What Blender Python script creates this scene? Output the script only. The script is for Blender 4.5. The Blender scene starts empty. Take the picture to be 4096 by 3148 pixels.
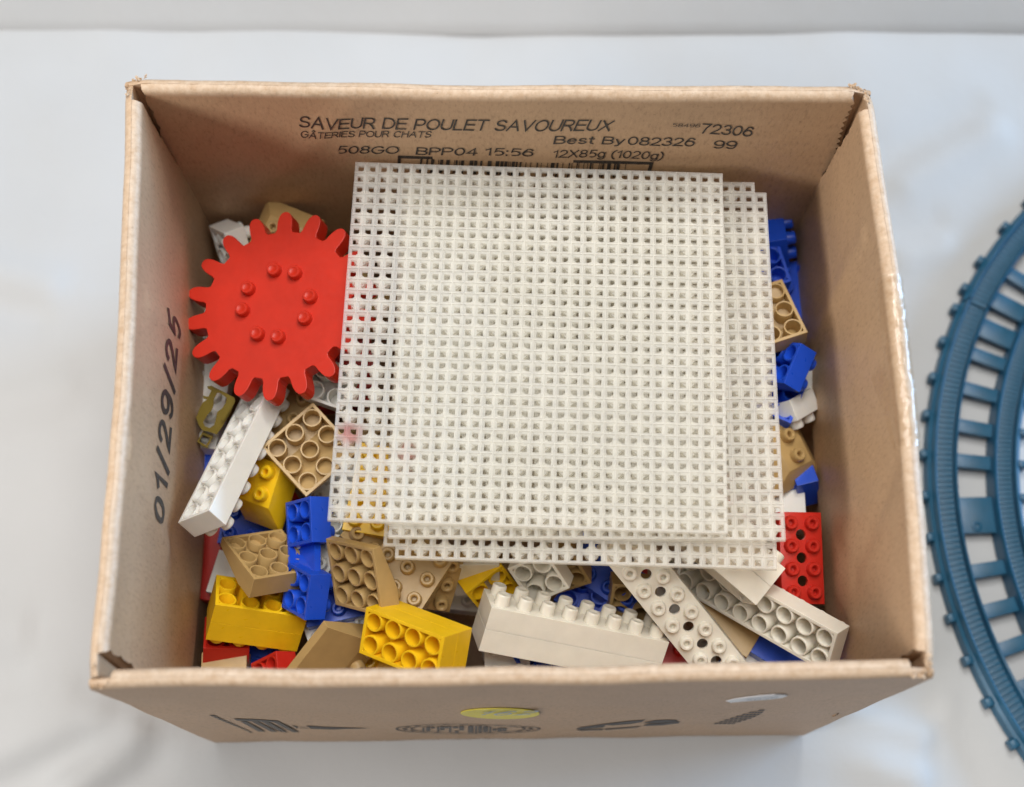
import bpy, bmesh, math, random
from mathutils import Vector, Matrix, Quaternion, noise

# ------------------------------------------------------------------ camera, light, exposure
SC = bpy.context.scene
COL = SC.collection
CAM_H, TILT, LENS = 0.715, math.radians(18.75), 50.0
cam_d = bpy.data.cameras.new('camera'); cam = bpy.data.objects.new('camera', cam_d); COL.objects.link(cam)
cam.location = (0, 0, CAM_H); cam.rotation_euler = (TILT, 0, 0)
cam_d.lens = LENS; cam_d.sensor_width = 36; cam_d.clip_start = 0.02; cam_d.clip_end = 30
cam_d.dof.use_dof = True; cam_d.dof.focus_distance = 0.598; cam_d.dof.aperture_fstop = 5.6
SC.camera = cam

world = bpy.data.worlds.new('World'); SC.world = world; world.use_nodes = True
bg = world.node_tree.nodes['Background']
bg.inputs['Color'].default_value = (0.93, 0.96, 1.0, 1); bg.inputs['Strength'].default_value = 0.10

def area(name, loc, target, sx, sy, power, col):
    l = bpy.data.lights.new(name, 'AREA'); l.shape = 'RECTANGLE'; l.size = sx; l.size_y = sy
    l.energy = power; l.color = col
    o = bpy.data.objects.new(name, l); COL.objects.link(o); o.location = loc
    o.rotation_euler = (Vector(target) - Vector(loc)).to_track_quat('-Z', 'Y').to_euler()
    return o
area('ceiling_bounce', (0.05, 0.40, 2.05), (0.0, 0.20, 0.1), 1.30, 1.0, 21.0, (1.0, 0.975, 0.925))
area('ceiling_lamp', (0.18, 1.0, 1.58), (0, 0.18, 0.1), 0.45, 0.32, 7.5, (1.0, 0.98, 0.94))
area('window_light', (1.95, 0.80, 0.60), (-0.05, 0.14, 0.2), 1.0, 0.5, 38.0, (0.40, 0.66, 1.0))
area('room_window', (-1.60, -0.55, 1.15), (0.05, 0.2, 0.15), 0.7, 0.55, 20.0, (1.0, 0.97, 0.93))

SC.view_settings.view_transform = 'Standard'; SC.view_settings.look = 'None'
SC.view_settings.exposure = 0.36; SC.view_settings.gamma = 1.0

# ------------------------------------------------------------------ picture point -> place
FPX = 4096 * LENS / 36
def ray(u, v):
    a, b = (u - 2048) / FPX, (v - 1574) / FPX
    return Vector((a, math.sin(TILT) - b * math.cos(TILT), -math.cos(TILT) - b * math.sin(TILT)))
def P(u, v, z):
    d = ray(u, v); return Vector((0, 0, CAM_H)) + d * ((z - CAM_H) / d.z)
TILE = {'C1': (650, 750, 1.68), 'C2': (650, 1550, 1.4), 'C3': (1250, 2050, 1.8217), 'C4': (2250, 2050, 1.8217),
        'C5': (2850, 650, 2.1), 'C6': (2950, 1250, 1.68), 'Z1': (750, 1500, 4.2), 'Z2': (780, 2050, 2.584),
        'Z3': (1300, 2080, 3.643), 'Z4': (2050, 2200, 3.36), 'Z5': (2750, 2200, 3.263), 'Z6': (800, 800, 3.643),
        'Z8': (750, 2300, 3.123), 'C7': (1100, 380, 1.0663), 'L': (300, 1200, 1.05), 'F1': (700, 2780, 2.7325),
        'F2': (1500, 2780, 2.7325), 'F3': (2250, 2720, 2.186), 'D': (0, 0, 2186 / 4096), 'BL': (0, 2500, 1.8217), 'BR': (3000, 2600, 1.9945)}
def tp(t, x, y):
    a = TILE[t]; return a[0] + x / a[2], a[1] + y / a[2]
def PT(t, x, y, z): return P(*tp(t, x, y), z)
def on_plane(t, x, y, p0, n):
    d = ray(*tp(t, x, y)); c = Vector((0, 0, CAM_H))
    return c + d * ((p0 - c).dot(n) / d.dot(n))

# ------------------------------------------------------------------ helpers
def link(name, me, mat=None, parent=None):
    o = bpy.data.objects.new(name, me); COL.objects.link(o)
    if mat is not None and me is not None and not me.materials: me.materials.append(mat)
    if parent is not None: o.parent = parent
    return o
def tag(o, label, cat, group=None):
    o['label'] = label; o['category'] = cat
    if group: o['group'] = group
    return o
def thing(name, label, cat, loc=(0, 0, 0), quat=None, group=None):
    o = bpy.data.objects.new(name, None); COL.objects.link(o); o.empty_display_size = 0.01
    o.location = loc
    if quat is not None: o.rotation_mode = 'QUATERNION'; o.rotation_quaternion = quat
    return tag(o, label, cat, group)
def mesh_from(name, verts, faces, smooth=False):
    me = bpy.data.meshes.new(name); me.from_pydata([tuple(v) for v in verts], [], faces); me.update()
    if smooth: me.polygons.foreach_set('use_smooth', [True] * len(me.polygons))
    return me
def bm_done(bm, name, smooth_angle=None):
    bmesh.ops.recalc_face_normals(bm, faces=bm.faces[:])
    me = bpy.data.meshes.new(name); bm.to_mesh(me); bm.free()
    if smooth_angle is not None:
        me.polygons.foreach_set('use_smooth', [True] * len(me.polygons)); me.set_sharp_from_angle(angle=smooth_angle)
    return me
def bevel_bm(bm, w, seg=2, ang=0.5):
    es = [e for e in bm.edges if len(e.link_faces) == 2 and e.calc_face_angle(0) > ang]
    bmesh.ops.bevel(bm, geom=es, offset=w, segments=seg, profile=0.5, affect='EDGES', clamp_overlap=True)
def lathe(name, prof, seg=24):
    vs, fs = [], []
    n = len(prof)
    for k in range(seg):
        a = 2 * math.pi * k / seg
        for r, z in prof: vs.append((r * math.cos(a), r * math.sin(a), z))
    for k in range(seg):
        k2 = (k + 1) % seg
        for i in range(n - 1): fs.append((k * n + i, k2 * n + i, k2 * n + i + 1, k * n + i + 1))
    bm = bmesh.new(); me = mesh_from(name, vs, fs); bm.from_mesh(me); bpy.data.meshes.remove(me)
    bmesh.ops.remove_doubles(bm, verts=bm.verts[:], dist=1e-7)
    return bm_done(bm, name, 0.6)

# ------------------------------------------------------------------ materials
def new_mat(name):
    m = bpy.data.materials.new(name); m.use_nodes = True
    return m, m.node_tree, m.node_tree.nodes['Principled BSDF']
def nd(nt, typ, **kw):
    n = nt.nodes.new(typ)
    for k, v in kw.items():
        if k in n.inputs: n.inputs[k].default_value = v
        else: setattr(n, k, v)
    return n
def coords(nt, scale=(1, 1, 1)):
    t = nt.nodes.new('ShaderNodeTexCoord'); m = nt.nodes.new('ShaderNodeMapping'); m.inputs['Scale'].default_value = scale
    nt.links.new(t.outputs['Object'], m.inputs['Vector']); return m.outputs['Vector']
def ramp(nt, src, stops):
    r = nt.nodes.new('ShaderNodeValToRGB'); e = r.color_ramp.elements
    while len(e) < len(stops): e.new(0.5)
    for el, (p, c) in zip(e, stops): el.position = p; el.color = (*c, 1)
    nt.links.new(src, r.inputs['Fac']); return r.outputs['Color']
def plastic(name, col, rough=0.32, sss=0.0, dirt=0.10, bump=0.05, spec=0.5, rad=(1, .8, .6)):
    m, nt, b = new_mat(name)
    v = coords(nt)
    n1 = nd(nt, 'ShaderNodeTexNoise', Scale=90.0, Detail=5.0, Roughness=0.6); nt.links.new(v, n1.inputs['Vector'])
    c = ramp(nt, n1.outputs['Fac'], [(0.3, tuple(x * (1 - dirt) for x in col)), (0.7, tuple(min(1, x * (1 + dirt * .5)) for x in col))])
    nt.links.new(c, b.inputs['Base Color'])
    n2 = nd(nt, 'ShaderNodeTexNoise', Scale=420.0, Detail=3.0); nt.links.new(v, n2.inputs['Vector'])
    rr = nd(nt, 'ShaderNodeMapRange'); rr.inputs['To Min'].default_value = rough - .09; rr.inputs['To Max'].default_value = rough + .12
    nt.links.new(n2.outputs['Fac'], rr.inputs['Value']); nt.links.new(rr.outputs['Result'], b.inputs['Roughness'])
    # fine scratches and moulding ripple
    v2 = coords(nt, (700, 240, 500))
    n3 = nd(nt, 'ShaderNodeTexNoise', Scale=1.0, Detail=4.0); nt.links.new(v2, n3.inputs['Vector'])
    bp = nd(nt, 'ShaderNodeBump', Strength=bump, Distance=0.0006); nt.links.new(n3.outputs['Fac'], bp.inputs['Height'])
    nt.links.new(bp.outputs['Normal'], b.inputs['Normal'])
    b.inputs['Specular IOR Level'].default_value = spec
    if sss:
        b.inputs['Subsurface Weight'].default_value = sss; b.inputs['Subsurface Radius'].default_value = rad
        b.inputs['Subsurface Scale'].default_value = 0.002
    return m
M = {}
M['red'] = plastic('red_plastic', (0.56, 0.022, 0.012), 0.34)
M['gear_red'] = plastic('gear_red_plastic', (0.62, 0.026, 0.009), 0.40, dirt=0.09, bump=.04, spec=.45)
M['yellow'] = plastic('yellow_plastic', (0.96, 0.595, 0.012), 0.30)
M['blue'] = plastic('blue_plastic', (0.014, 0.085, 0.66), 0.30)
M['tan'] = plastic('tan_plastic', (0.52, 0.345, 0.14), 0.36)
M['white'] = plastic('white_plastic', (0.86, 0.845, 0.80), 0.32, sss=0.25, dirt=0.04)
M['cream'] = plastic('aged_white_plastic', (0.84, 0.79, 0.685), 0.34, sss=0.25, dirt=0.06)
M['gold'] = plastic('olive_gold_plastic', (0.20, 0.145, 0.022), 0.34)
M['teal'] = plastic('teal_track_plastic', (0.014, 0.095, 0.175), 0.40, dirt=0.14)

# milky translucent sheet plastic
def milky():
    m, nt, b = new_mat('milky_sheet_plastic')
    v = coords(nt)
    n1 = nd(nt, 'ShaderNodeTexNoise', Scale=25.0, Detail=4.0); nt.links.new(v, n1.inputs['Vector'])
    c = ramp(nt, n1.outputs['Fac'], [(0.3, (0.90, 0.905, 0.89)), (0.7, (0.955, 0.965, 0.97))])
    # red marker stain soaked into a few cells
    t = nt.nodes.new('ShaderNodeTexCoord')
    dn = nd(nt, 'ShaderNodeVectorMath', operation='DISTANCE'); nt.links.new(t.outputs['Object'], dn.inputs[0]); dn.inputs[1].default_value = (-0.0735, -0.0435, -0.002)
    n2 = nd(nt, 'ShaderNodeTexNoise', Scale=260.0, Detail=3.0); nt.links.new(v, n2.inputs['Vector'])
    ml = nd(nt, 'ShaderNodeMath', operation='MULTIPLY_ADD'); ml.inputs[1].default_value = 0.008; nt.links.new(n2.outputs['Fac'], ml.inputs[0]); nt.links.new(dn.outputs['Value'], ml.inputs[2])
    mr = nd(nt, 'ShaderNodeMapRange'); mr.inputs['From Min'].default_value = 0.0105; mr.inputs['From Max'].default_value = 0.0065
    nt.links.new(ml.outputs['Value'], mr.inputs['Value'])
    mx = nd(nt, 'ShaderNodeMix', data_type='RGBA'); nt.links.new(mr.outputs['Result'], mx.inputs['Factor']); nt.links.new(c, mx.inputs['A']); mx.inputs['B'].default_value = (0.70, 0.30, 0.32, 1)
    nt.links.new(mx.outputs['Result'], b.inputs['Base Color'])
    b.inputs['Roughness'].default_value = 0.30
    tr = nt.nodes.new('ShaderNodeBsdfTranslucent'); tr.inputs['Color'].default_value = (1.0, 0.97, 0.90, 1)
    ms = nt.nodes.new('ShaderNodeMixShader'); ms.inputs[0].default_value = 0.46
    nt.links.new(b.outputs[0], ms.inputs[1]); nt.links.new(tr.outputs[0], ms.inputs[2])
    tp = nt.nodes.new('ShaderNodeBsdfTransparent'); tp.inputs['Color'].default_value = (0.99, 0.98, 0.95, 1)
    m2 = nt.nodes.new('ShaderNodeMixShader'); m2.inputs[0].default_value = 0.46
    nt.links.new(ms.outputs[0], m2.inputs[1]); nt.links.new(tp.outputs[0], m2.inputs[2])
    nt.links.new(m2.outputs[0], nt.nodes['Material Output'].inputs['Surface'])
    return m
M['milky'] = milky()

def cardboard(name, base, rough=0.5, edge=False):
    m, nt, b = new_mat(name)
    v = coords(nt)
    big = nd(nt, 'ShaderNodeTexNoise', Scale=14.0, Detail=5.0, Roughness=0.6); nt.links.new(v, big.inputs['Vector'])
    c = ramp(nt, big.outputs['Fac'], [(0.25, tuple(x * 0.90 for x in base)), (0.75, tuple(x * 1.06 for x in base))])
    fl = nd(nt, 'ShaderNodeTexNoise', Scale=800.0, Detail=4.0, Roughness=0.7); nt.links.new(coords(nt, (1, 1, .35)), fl.inputs['Vector'])
    f = ramp(nt, fl.outputs['Fac'], [(0.30, (0.55, 0.52, 0.49)), (0.47, (0.97, 0.97, 0.97)), (0.58, (1, 1, 1)), (0.74, (1.28, 1.32, 1.36))])
    mu = nd(nt, 'ShaderNodeMix', data_type='RGBA', blend_type='MULTIPLY'); mu.inputs['Factor'].default_value = 0.55
    nt.links.new(c, mu.inputs['A']); nt.links.new(f, mu.inputs['B'])
    # sparse dark fibres
    sp = nd(nt, 'ShaderNodeTexNoise', Scale=380.0, Detail=2.0); nt.links.new(coords(nt, (1, 1, 1.6)), sp.inputs['Vector'])
    s = ramp(nt, sp.outputs['Fac'], [(0.74, (1, 1, 1)), (0.79, (0.55, 0.5, 0.47))])
    mu2 = nd(nt, 'ShaderNodeMix', data_type='RGBA', blend_type='MULTIPLY'); mu2.inputs['Factor'].default_value = 1.0
    nt.links.new(mu.outputs['Result'], mu2.inputs['A']); nt.links.new(s, mu2.inputs['B'])
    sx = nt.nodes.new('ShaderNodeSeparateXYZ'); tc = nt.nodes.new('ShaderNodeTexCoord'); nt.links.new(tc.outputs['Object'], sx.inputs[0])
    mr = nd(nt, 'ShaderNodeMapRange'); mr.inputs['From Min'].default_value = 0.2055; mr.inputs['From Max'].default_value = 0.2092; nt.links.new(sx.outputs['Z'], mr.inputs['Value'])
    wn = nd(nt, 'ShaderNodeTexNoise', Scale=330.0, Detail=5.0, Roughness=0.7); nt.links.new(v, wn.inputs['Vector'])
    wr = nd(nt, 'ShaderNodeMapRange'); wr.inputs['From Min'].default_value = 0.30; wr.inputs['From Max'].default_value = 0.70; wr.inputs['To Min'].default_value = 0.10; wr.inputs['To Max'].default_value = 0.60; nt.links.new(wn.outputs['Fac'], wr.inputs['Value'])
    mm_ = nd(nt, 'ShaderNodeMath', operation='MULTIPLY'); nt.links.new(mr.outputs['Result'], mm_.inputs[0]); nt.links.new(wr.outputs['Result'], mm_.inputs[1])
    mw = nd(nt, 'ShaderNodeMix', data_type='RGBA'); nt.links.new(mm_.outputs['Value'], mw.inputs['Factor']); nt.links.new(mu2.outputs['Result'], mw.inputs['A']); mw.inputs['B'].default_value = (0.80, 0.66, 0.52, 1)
    nt.links.new(mw.outputs['Result'], b.inputs['Base Color'])
    b.inputs['Roughness'].default_value = rough; b.inputs['Specular IOR Level'].default_value = 0.45
    bp = nd(nt, 'ShaderNodeBump', Strength=0.35 if edge else 0.16, Distance=0.0005)
    nt.links.new(fl.outputs['Fac'], bp.inputs['Height'])
    cr = nd(nt, 'ShaderNodeTexNoise', Scale=30.0, Detail=3.0); nt.links.new(v, cr.inputs['Vector'])
    bp2 = nd(nt, 'ShaderNodeBump', Strength=0.25, Distance=0.003); nt.links.new(cr.outputs['Fac'], bp2.inputs['Height'])
    nt.links.new(bp2.outputs['Normal'], bp.inputs['Normal'])
    nt.links.new(bp.outputs['Normal'], b.inputs['Normal'])
    return m
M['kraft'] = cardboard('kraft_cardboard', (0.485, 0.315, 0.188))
M['kraft_torn'] = cardboard('torn_kraft_edge', (0.46, 0.29, 0.16), 0.8, True)
def ink(name, col, rough=.55):
    m, nt, b = new_mat(name)
    n = nd(nt, 'ShaderNodeTexNoise', Scale=700.0, Detail=3.0); nt.links.new(coords(nt), n.inputs['Vector'])
    nt.links.new(ramp(nt, n.outputs['Fac'], [(0.35, col), (0.8, tuple(x * 2.0 + .015 for x in col))]), b.inputs['Base Color'])
    b.inputs['Roughness'].default_value = rough; return m
M['ink'] = ink('black_print', (0.028, 0.022, 0.018))
M['ink_stamp'] = ink('grey_black_print', (0.05, 0.042, 0.036))
M['pen'] = ink('grey_marker', (0.30, 0.33, 0.36))
M['sticker_yellow'] = plastic('yellow_sticker', (0.78, 0.66, 0.04), 0.4, bump=0.02)
M['sticker_white'] = plastic('white_sticker', (0.80, 0.80, 0.82), 0.4, bump=0.02)
def cloth():
    m, nt, b = new_mat('white_tablecloth')
    v = coords(nt)
    n1 = nd(nt, 'ShaderNodeTexNoise', Scale=9.0, Detail=4.0); nt.links.new(v, n1.inputs['Vector'])
    nt.links.new(ramp(nt, n1.outputs['Fac'], [(0.3, (0.475, 0.477, 0.48)), (0.7, (0.51, 0.512, 0.516))]), b.inputs['Base Color'])
    b.inputs['Roughness'].default_value = 0.85; b.inputs['Specular IOR Level'].default_value = 0.1
    n2 = nd(nt, 'ShaderNodeTexNoise', Scale=24.0, Detail=6.0, Roughness=0.55); nt.links.new(v, n2.inputs['Vector'])
    bp = nd(nt, 'ShaderNodeBump', Strength=0.22, Distance=0.004); nt.links.new(n2.outputs['Fac'], bp.inputs['Height'])
    w = nd(nt, 'ShaderNodeTexNoise', Scale=1500.0, Detail=1.0); nt.links.new(v, w.inputs['Vector'])
    bp2 = nd(nt, 'ShaderNodeBump', Strength=0.08, Distance=0.0004); nt.links.new(w.outputs['Fac'], bp2.inputs['Height'])
    nt.links.new(bp.outputs['Normal'], bp2.inputs['Normal']); nt.links.new(bp2.outputs['Normal'], b.inputs['Normal'])
    return m
M['cloth'] = cloth()
def tape():
    m, nt, b = new_mat('clear_tape')
    b.inputs['Base Color'].default_value = (0.9, 0.88, 0.84, 1); b.inputs['Roughness'].default_value = 0.12
    t = nt.nodes.new('ShaderNodeBsdfTransparent'); t.inputs['Color'].default_value = (0.97, 0.95, 0.92, 1)
    ms = nt.nodes.new('ShaderNodeMixShader'); ms.inputs[0].default_value = 0.945
    g = nt.nodes.new('ShaderNodeBsdfGlossy'); g.inputs['Roughness'].default_value = 0.14
    n = nd(nt, 'ShaderNodeTexNoise', Scale=160.0, Detail=3.0); nt.links.new(coords(nt), n.inputs['Vector'])
    bp = nd(nt, 'ShaderNodeBump', Strength=0.8, Distance=0.002); nt.links.new(n.outputs['Fac'], bp.inputs['Height']); nt.links.new(bp.outputs['Normal'], g.inputs['Normal'])
    nt.links.new(g.outputs[0], ms.inputs[1]); nt.links.new(t.outputs[0], ms.inputs[2])
    nt.links.new(ms.outputs[0], nt.nodes['Material Output'].inputs['Surface']); return m
M['tape'] = tape()

# ------------------------------------------------------------------ table, ledge
random.seed(4)
FOLDS = []
for a, b, w, h in [(('BL', 900, 590), ('BL', -300, 1080), .010, .0035), (('BL', 1130, 690), ('BL', 380, 1300), .011, .0042), (('BL', 640, 470), ('BL', -300, 800), .012, .002),
                   (('BL', 250, 60), ('BL', -300, 90), .014, .002),
                   (('BR', 640, 480), ('BR', 1500, 740), .010, .0042), (('BR', 300, 690), ('BR', 1500, 1080), .011, .0038), (('BR', 1000, 330), ('BR', 1700, 420), .010, .0015),
                   (('D', 150, 620), ('D', -100, 560), .012, .0022), (('D', 190, 820), ('D', -100, 900), .014, .0016), (('D', 1880, 420), ('D', 2160, 260), .012, .0022),
                   (('D', 1900, 560), ('D', 2050, 520), .010, .0018), (('D', 1950, 1250), ('D', 1990, 1000), .008, .001)]:
    FOLDS.append((PT(*a, 0).xy, PT(*b, 0).xy, w, h))
BX0, BX1, BY0, BY1 = -.150, .149, .062, .304
def cloth_z(x, y):
    z = 0.0034 * noise.noise((x * 7, y * 7, 3.1)) + 0.0014 * noise.noise((x * 19, y * 23, 8.2))
    for a, b, w, h in FOLDS:
        d = b - a; L = d.length; t = (Vector((x, y)) - a).dot(d) / (L * L)
        tc = min(1, max(0, t)); q = a + d * tc
        s = d.x * (y - a.y) - d.y * (x - a.x); dist = (Vector((x, y)) - q).length * (1 if s > 0 else -1)
        z += 1.7 * h * (math.exp(-(dist / w) ** 2) - .55 * math.exp(-((dist - 1.5 * w) / w) ** 2)) * min(1, (1 - abs(2 * tc - 1)) * 3 + .15)
    dx = max(BX0 - x, 0, x - BX1); dy = max(BY0 - y, 0, y - BY1); f = min(1, math.hypot(dx, dy) / .03)
    z = z * f + .0003 * (1 - f)
    dt = abs(math.hypot(x - .4542, y - .1803) - .219)                                       # lies flat below the track
    if x > .17: z = z * min(1, max(0.0, (dt - .022) / .02))
    return min(z, .009)
nx, ny = 250, 150
vs, fs = [], []
for j in range(ny + 1):
    y = -.18 + (.4745 + .18) * j / ny
    for i in range(nx + 1):
        x = -.60 + 1.20 * i / nx
        drop = 0 if y < .448 else -.0
        vs.append((x, y, cloth_z(x, y) - .0004 + drop))
for j in range(ny):
    for i in range(nx):
        a = j * (nx + 1) + i; fs.append((a, a + 1, a + nx + 2, a + nx + 1))
o = link('table', mesh_from('table', vs, fs, True), M['cloth']); o['kind'] = 'structure'
# low white ledge against the back of the table
vs, fs = [], []
prof = [(.4630, -.002), (.4640, .0015), (.4685, .0060), (.4800, .018), (.4940, .032), (.5020, .039), (.512, .0430), (.60, .0440), (.60, -.002)]
N = 60
for i in range(N + 1):
    x = -.6 + 1.2 * i / N
    wv = .0012 * noise.noise((x * 6, 0, 5)) + .0024 * max(0, (-x - .02) / .27)
    for (y, z) in prof: vs.append((x, y + wv, z + .0006 * noise.noise((x * 9, z * 30, 1))))
n = len(prof)
for i in range(N):
    for k in range(n - 1): fs.append((i * n + k, (i + 1) * n + k, (i + 1) * n + k + 1, i * n + k + 1))
o = link('ledge', mesh_from('ledge', vs, fs, True), M['cloth']); o['kind'] = 'structure'

# ------------------------------------------------------------------ cardboard box
RIM = .210
box = thing('cardboard_box', 'open kraft cardboard box full of toy bricks, printed with French cat-treat text', 'box', (0, .183, 0))
OFF = Vector((0, .183, 0))
TOPC = {'FL': Vector((-.1495, .0630, RIM)), 'FR': Vector((.1495, .0665, RIM)), 'BL': Vector((-.1578, .3080, RIM)), 'BR': Vector((.1460, .3042, RIM))}
BOTC = {'FL': Vector((-.1455, .0620, 0)), 'FR': Vector((.1428, .0655, 0)), 'BL': Vector((-.1500, .3030, 0)), 'BR': Vector((.1420, .3000, 0))}
CEN = Vector((0, .18, 0))
SIDES = {'front': ('FL', 'FR'), 'back': ('BL', 'BR'), 'left': ('FL', 'BL'), 'right': ('FR', 'BR')}
def wall_pt(side, s, z, off, jit=1.0):
    a, b = SIDES[side]; t = z / RIM
    A = TOPC[a].lerp(TOPC[b], s); B = BOTC[a].lerp(BOTC[b], s); p = B.lerp(A, t)
    d = (TOPC[b] - TOPC[a]).normalized(); n = Vector((-d.y, d.x, 0))
    if (CEN - p).dot(n) < 0: n = -n
    sc = math.sin(math.pi * min(1, max(0, s)))
    bow = {'front': -.0012, 'back': .0012, 'left': .0030, 'right': -.0010}[side] * sc * t
    if side == 'left': bow += .0035 * sc * (1 - t)
    if side == 'right': bow += -.0025 * sc * t
    wob = .0006 * noise.noise((s * 9, z * 25, hash(side) % 7 * 0 + {'front': 1.3, 'back': 4.4, 'left': 7.7, 'right': 9.1}[side])) * jit
    for sd, s0, z0, s1, z1, hh in (('left', .37, RIM, .26, .145, .0011), ('right', .36, RIM, .22, .135, -.0011), ('left', .62, .19, .66, .12, .0012), ('front', .80, .20, .93, .02, .0008), ('back', .30, .20, .12, .12, .0010), ('right', .75, .19, .70, .10, .0012)):
        if sd == side and off > .0045 and z < RIM - .004:                                                       # handling creases in the board
            Lw = (TOPC[b] - TOPC[a]).length; q0, q1, qq = Vector((s0 * Lw, z0)), Vector((s1 * Lw, z1)), Vector((s * Lw, z))
            tt = min(1, max(0, (qq - q0).dot(q1 - q0) / (q1 - q0).length_squared)); wob += hh * math.exp(-((qq - q0.lerp(q1, tt)).length / .0055) ** 2) * jit
    p = p + n * (off + bow + wob)
    e = min(s, 1 - s) * (TOPC[b] - TOPC[a]).length
    p.z = z + (.0009 * noise.noise((s * 5, 2.2, off * 60 + {'front': 1, 'back': 4, 'left': 7, 'right': 9}[side])) + .0004 * noise.noise((s * 60, 5, off * 300))) * t * jit
    if e < .010 and z > RIM - .03: p.z -= (.0035 * (1 - e / .010) + .0016 * noise.noise((s * 260, off * 700, 3)) * (1 - e / .010)) * (1 - (RIM - z) / .03)
    return p
def loft(side, svals, loop, name, mat, endfun=None, torn=0.0):
    vs, fs = [], []
    n = len(loop); m = len(svals)
    for i, s in enumerate(svals):
        for k, (off, z) in enumerate(loop):
            s2 = s
            if endfun and i in (0, m - 1): s2 = endfun(i == 0, s, k, off, z)
            vs.append(wall_pt(side, s2, z, off) - OFF)
    for i in range(m - 1):
        for k in range(n):
            k2 = (k + 1) % n; fs.append((i * n + k, (i + 1) * n + k, (i + 1) * n + k2, i * n + k2))
    fs.append(tuple(range(n))); fs.append(tuple((m - 1) * n + k for k in range(n)))
    bm = bmesh.new(); me = mesh_from(name, vs, fs); bm.from_mesh(me); bpy.data.meshes.remove(me)
    me = bm_done(bm, name, 0.7)
    return link(name, me, mat, box)
TB = .0033                                                     # board thickness, the flap doubles it
FLAPLOW = .085
nz = 84
def rng(a, b, n): return [a + (b - a) * i / n for i in range(n + 1)]
for side in SIDES:
    d = (TOPC[SIDES[side][1]] - TOPC[SIDES[side][0]]).length
    e = 0.0 if side in ('front', 'back') else (TB + .0003) / d
    sv = rng(e, 1 - e, 70)
    arc = [(TB - TB * math.cos(t), RIM - TB + TB * math.sin(t)) for t in rng(0, math.pi / 2, 6)]
    loop = [(0, z) for z in rng(.0005, RIM - TB - .001, 16)] + arc + [(TB, RIM - .012), (TB, .15), (TB, .08), (TB, .0005)]
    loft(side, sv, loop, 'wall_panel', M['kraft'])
    # folded-in flap
    arc2 = [(TB + .0001 + TB * math.sin(t), RIM - TB + TB * math.cos(t)) for t in rng(0, math.pi / 2, 6)]
    loop2 = [(TB + .0001, FLAPLOW), (TB + .0001, RIM - .02)] + arc2 + [(2 * TB + .0001, z) for z in rng(RIM - TB - .0012, FLAPLOW, nz)]
    g0, g1 = {'front': (.030, .028), 'back': (.026, .024), 'left': (.050, .045), 'right': (.040, .048)}[side]
    def ef(first, s, k, off, z, side=side, d=d):
        j = .0012 * noise.noise((z * 240, off * 90, 3 if first else 8)) + .0006 * noise.noise((z * 900, off * 200, 5))
        lean = .010 * max(0, RIM - .02 - z) / .1 * (1 if first else -1) * (-1)              # flap ends reach into the corner lower down
        if side == 'back' and not first:
            j = .0021 * (abs(((z * 1000 / 4.4) % 1) * 2 - 1) - .5)                          # pinking-cut edge
        return s + (j + lean) / d
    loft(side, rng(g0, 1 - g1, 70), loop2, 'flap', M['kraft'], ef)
# ragged torn paper at the four corners
for c in TOPC:
    p = TOPC[c]; inw = (Vector((0, .183, RIM)) - p); inw.z = 0; inw.normalize(); sd = Vector((-inw.y, inw.x, 0))
    vs, fs = [], []
    for k in range(34):
        side = random.choice((-1, 1)); al = random.uniform(.0, .0075)
        q = p + inw * .0022 + (inw * .707 + sd * side * .707) * al + Vector((0, 0, -.0042 + .0035 * al / .0075)) - OFF
        a = random.uniform(0, 6.28); L = random.uniform(.0006, .0020); w = random.uniform(.0003, .0009)
        dv = Vector((math.cos(a) * .8, math.sin(a) * .8, random.uniform(.0, .8))) * L; sv = Vector((-math.sin(a), math.cos(a), random.uniform(-.5, .5))) * w
        i = len(vs); vs += [q - sv, q + sv, q + dv + sv * .6, q + dv * 1.2, q + dv - sv * .6 + Vector((0, 0, .0003)), q + dv * .5 + Vector((0, 0, .0006))]
        fs += [(i, i + 1, i + 5), (i + 1, i + 2, i + 5), (i + 2, i + 3, i + 5), (i + 3, i + 4, i + 5), (i + 4, i, i + 5)]
    link('torn_corner', mesh_from('torn_corner', vs, fs), M['kraft_torn'], box)
bm = bmesh.new(); bmesh.ops.create_cube(bm, size=1)
for v in bm.verts: v.co = Vector((v.co.x * .283, v.co.y * .232 + .0, .0030 + v.co.z * .004))
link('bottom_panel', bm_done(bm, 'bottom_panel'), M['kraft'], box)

# ---- printing on the board: outlines laid on the wall surface
def surf_frame(side, off):
    p0 = wall_pt(side, .5, RIM * .93, off, 0); p1 = wall_pt(side, .5, RIM * .60, off, 0); p2 = wall_pt(side, .4, RIM * .93, off, 0)
    n = (p1 - p0).cross(p2 - p0).normalized(); return p0, n
def snap(side, p, off, lift):
    a, b = SIDES[side]; A, B = TOPC[a], TOPC[b]
    d = B - A
    s = (p - A).dot(d) / d.length_squared
    return wall_pt(side, s, p.z, off + lift)
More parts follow.
